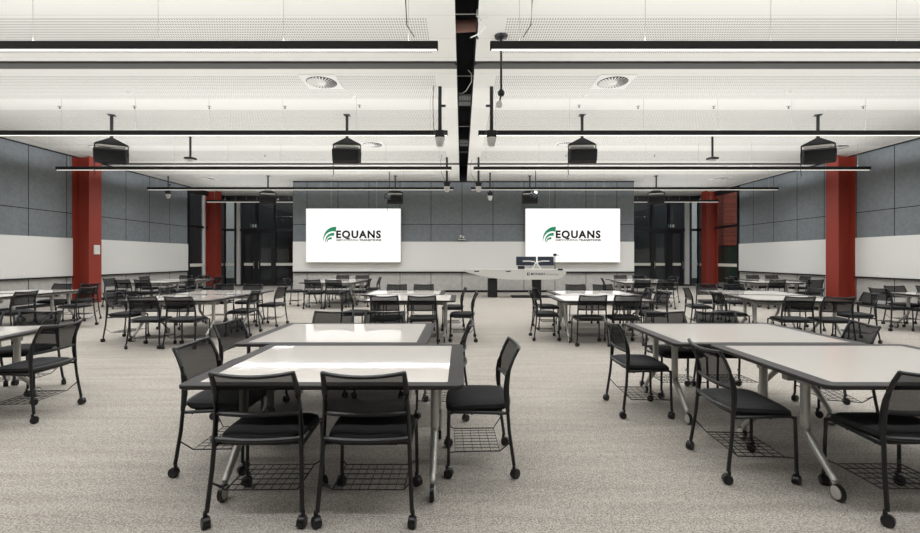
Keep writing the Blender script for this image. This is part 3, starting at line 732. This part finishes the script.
# ------------------------------------------------------------------ chair (faces +Y)
def make_chair():
    t = thing('mesh_chair', (0, 0, 0), 'x', 'chair', 'black mesh-back chairs')
    # seat cushion
    m = MB(); rings = []
    def ring(sx, f, b, z, zf):
        out = []
        N = 28
        for k in range(N):
            a = 2*PI*k/N; ca, sa = math.cos(a), math.sin(a); e = .38
            x = sx*math.copysign(abs(ca)**e, ca); yy = math.copysign(abs(sa)**e, sa)
            y = (f+b)/2+(f-b)/2*yy
            x *= (1.0+.04*yy)
            q = max(0, (y-.08)/.14)
            out.append((x, y, z-zf*q*q))
        return out
    prof = [(.185, .18, -.16, .422, .012), (.218, .215, -.185, .43, .02), (.232, .232, -.2, .452, .024), (.226, .226, -.195, .474, .024), (.2, .2, -.178, .484, .02), (.13, .12, -.12, .484, .012), (.05, .05, -.05, .48, .0)]
    vs = []; fs = []
    for p in prof: vs += ring(*p)
    N = 28
    for r in range(len(prof)-1):
        for k in range(N):
            j = (k+1) % N; fs.append((r*N+k, r*N+j, r*N+N+j, r*N+N+k))
    fs += [tuple(range(N-1, -1, -1)), tuple(range((len(prof)-1)*N, len(prof)*N))]
    m.add(vs, fs, 0, True); m.build('seat', 'seat', t)
    # seat frame: side rails and pan
    m = MB()
    for s in (-1, 1): m.tube([(s*.232, .208, .42), (s*.232, .18, .432), (s*.236, -.165, .42), (s*.236, -.18, .44)], .011, 8)
    m.tube([(-.232, .06, .418), (.232, .06, .418)], .009, 6).tube([(-.232, -.12, .412), (.232, -.12, .412)], .009, 6)
    m.box(-.17, .17, -.14, .15, .405, .426, bev=.006)
    m.build('seat_frame', 'black', t)
    # back frame
    m = MB()
    def up(s, z):  # upright centreline
        u = (z-.44)/.39
        return (s*(.238-.02*u), -.178-.022*u+.02*math.sin(PI*u)-.045*u*u*u, z)
    def arc(z, n=9, bow=.035, sag=0.):
        x0, y0, _ = up(1, z)
        return [(x0*(-1+2*i/(n-1)), y0-bow*(1-(-1+2*i/(n-1))**2), z-sag*(1-(-1+2*i/(n-1))**2)) for i in range(n)]
    for s in (-1, 1): m.tube([up(s, z) for z in (.43, .48, .54, .6, .66, .72, .78, .842)], [.014, .017, .02, .02, .018, .016, .014, .012], 8, ry=.0115)
    m.tube(arc(.838, sag=.014), .011, 8); m.tube(arc(.600), .013, 8); 
    m.tube(arc(.462), .014, 8)
    m.build('back_frame', 'plastic', t)
    # net
    m = MB(); n = 9; zz = [.6, .64, .68, .72, .77, .838]; vs = []; fs = []
    for z in zz: vs += arc(z, n, sag=.014*max(0, (z-.72)/.118))
    for r in range(len(zz)-1):
        for i in range(n-1): fs.append((r*n+i, r*n+i+1, r*n+n+i+1, r*n+n+i))
    m.add(vs, fs, 0, True); m.build('back_net', 'net', t)
    # legs and casters
    def caster(x, y, ang):
        c = MB()
        T = Matrix.Translation((x, y, 0)) @ Matrix.Rotation(ang, 4, 'Z')
        def P(p): return tuple(T @ Vector(p))
        for s in (-1, 1):
            c.tube([P((s*.011-.009, 0, .029)), P((s*.011+.009, 0, .029))], .029, 14)
        c.tube([P((-.016, 0, .034)), P((.016, 0, .034))], .0305, 12)
        c.tube([P((0, .012, .05)), P((0, .012, .085))], .011, 8)
        return c
    for s in (-1, 1):
        l = MB().tube([(s*.232, .21, .43), (s*.236, .212, .3), (s*.24, .215, .08)], .011, 8).build('leg', 'black', t)
        caster(s*.242, .213, s*.5+.2).build('caster', 'plastic', l)
        l = MB().tube([(s*.236, -.178, .44), (s*.242, -.188, .3), (s*.255, -.218, .08)], .012, 8).build('leg', 'black', t)
        caster(s*.257, -.225, -s*.4+.3).build('caster', 'plastic', l)
    # wire rack
    m = MB(); z = .155; x0, y0, y1 = .2, -.15, .17
    for s in (-1, 1): m.tube([(s*.247, -.2, .235), (s*x0, y0+.02, z), (s*x0, y1, z), (s*.238, .213, z+.01)], .0045, 5)
    for k in range(6): m.tube([(-x0, y0+.02+(y1-y0-.02)*k/5, z), (x0, y0+.02+(y1-y0-.02)*k/5, z)], .003, 4)
    for k in range(7): xx = -x0+2*x0*(k+1)/8; m.tube([(xx, y0+.02, z+.003), (xx, y1, z+.003)], .0025, 4)
    m.tube([(-.247, -.2, .235), (-.2, -.16, .19)], .004, 4)
    m.build('wire_rack', 'black', t)
    return t
CH = make_chair(); first = [True]
def chair(x, y, face, rot, lab):
    d = CH if first[0] else copy_tree(CH); first[0] = False
    d.location = (x, y, 0); d.rotation_euler.z = math.radians({'N': 0, 'S': 180, 'E': -90, 'W': 90}[face]+rot)
    d['label'] = 'black mesh-back chair, ' + lab
where = {'A': 'foreground left tables', 'B': 'foreground right tables', 'C': 'cut-off left-edge foreground table', 'D': 'second-row tables left of aisle',
         'F': 'second-row tables just left of centre', 'G': 'second-row tables just right of centre', 'H': 'skewed second-row tables on right',
         'E': 'second-row tables by left wall', 'I': 'table cut off at right edge', 'J': 'back-row tables by left wall',
         'K': 'back-row tables below left screen', 'L': 'back-row tables below right screen', 'M': 'back-row tables by right wall'}
sidew = {'N': ('left seat', 'right seat', 'camera side'), 'S': ('left seat', 'right seat', 'far side'), 'E': ('nearer seat', 'farther seat', 'left end'), 'W': ('nearer seat', 'farther seat', 'right end')}
CL = {
 'A': dict(N=[(-1.12, 2.59, 1), (-.522, 2.59, 0)], E=[(-1.69, 3.18, 2), (-1.99, 4.2, -3)], W=[(.12, 3.15, 2), (-.17, 4.18, -4)], S=[(-1.45, 4.77, 0), (-.87, 4.77, 0)]),
 'B': dict(N=[(2.56, 2.60, 0), (3.22, 2.60, 0)], E=[(1.945, 3.07, -3), (1.69, 4.22, -2)], W=[(3.52, 4.17, -16)], S=[(2.30, 4.75, 0), (2.885, 4.76, 0)]),
 'C': dict(W=[(-3.98, 4.1, 3)], S=[(-5.37, 4.71, 8), (-4.8, 4.8, 5)]),
 'D': dict(N=[(-5.08, 7.22, 2), (-4.49, 7.22, -1)], E=[(-5.97, 7.85, 3), (-5.9, 9.15, -4)], W=[(-4.14, 8.35, 4), (-4.09, 9.5, -3)], S=[(-5.55, 10.08, 0), (-4.88, 10.08, 0)]),
 'F': dict(N=[(-1.25, 7.35, 0), (-.64, 7.34, 0)], E=[(-1.93, 8.08, -10)], W=[(.02, 7.82, 0), (-.17, 8.98, 2)], S=[(-1.49, 9.93, 0), (-.87, 9.93, 0)]),
 'G': dict(N=[(2.15, 7.42, 0), (2.74, 7.46, 0)], E=[(1.50, 7.93, -2), (1.76, 9.12, 3)], W=[(3.42, 7.95, 6), (3.6, 9.0, -4)], S=[(2.63, 9.93, 0), (3.26, 9.93, 0)]),
 'H': dict(N=[(5.4, 7.22, -6), (5.98, 7.16, -7)], E=[(4.88, 8.0, -6), (4.92, 9.15, -12)], W=[(6.93, 7.75, -14), (6.98, 8.98, -6)], S=[(5.72, 10.12, -8), (6.3, 10.05, -12)]),
 'E': dict(W=[(-8.25, 8.1, 2), (-8.1, 9.25, 4)], S=[(-9.5, 10.25, 0), (-8.85, 10.25, 0)]),
 'I': dict(E=[(8.73, 8.95, -4)], S=[(9.5, 9.42, 0), (10.2, 9.42, 0)]),
 'J': dict(N=[(-9.64, 12.72, 0), (-9.07, 12.72, 0)], E=[(-10.42, 13.3, 0), (-10.3, 14.6, 0)], W=[(-8.40, 13.3, 6), (-8.3, 14.6, 0)], S=[(-9.75, 15.35, 0), (-9.1, 15.35, 0)]),
 'K': dict(N=[(-4.22, 12.68, 0), (-3.63, 12.68, 0)], E=[(-5.1, 13.4, 0)], W=[(-2.98, 13.2, 0), (-2.88, 14.35, 0)], S=[(-4.2, 15.35, 0), (-3.52, 15.35, 0)]),
 'L': dict(N=[(5.12, 12.66, 0), (5.78, 12.66, 0)], E=[(4.55, 13.45, -12)], W=[(6.75, 14.4, 12)], S=[(5.62, 15.35, 0), (6.28, 15.35, 0)]),
 'M': dict(N=[(8.95, 12.68, 0), (10.02, 12.68, 0)], E=[(8.45, 13.45, -6), (9.28, 14.6, -4)], W=[(11.3, 14.75, 0)], S=[(10.3, 15.35, 0), (10.98, 15.35, 0)]),
}
for c, dd in CL.items():
    for f, lst in dd.items():
        a, b, sd = sidew[f]
        for i, (x, y, r) in enumerate(lst):
            lab = '%s of %s' % (sd, where[c]) if len(lst) == 1 else '%s at %s of %s' % ((a, b)[i], sd, where[c])
            chair(x, y, f, r, lab)

# ------------------------------------------------------------------ world, camera
w = bpy.data.worlds.new('world'); sc.world = w; w.use_nodes = True
bg = w.node_tree.nodes['Background']; bg.inputs[0].default_value = (.88, .9, .93, 1); bg.inputs[1].default_value = 1.3
cam = bpy.data.cameras.new('camera'); co = bpy.data.objects.new('camera', cam); C.objects.link(co)
co.location = (0, 0, 1.45); co.rotation_euler = (PI/2, 0, 0)
cam.sensor_width = 36; cam.lens = 440/920*36
cam.shift_x = -1.5/920; cam.shift_y = -8.5/920
cam.clip_end = 200
sc.camera = co
v = sc.view_settings; v.view_transform = 'Standard'; v.look = 'None'; v.gamma = 1; v.use_curve_mapping = False
v.exposure = .1
sc.cycles.use_denoising = True
sc.cycles.max_bounces = 10; sc.cycles.diffuse_bounces = 6; sc.cycles.transparent_max_bounces = 24
sc.cycles.sample_clamp_indirect = 6
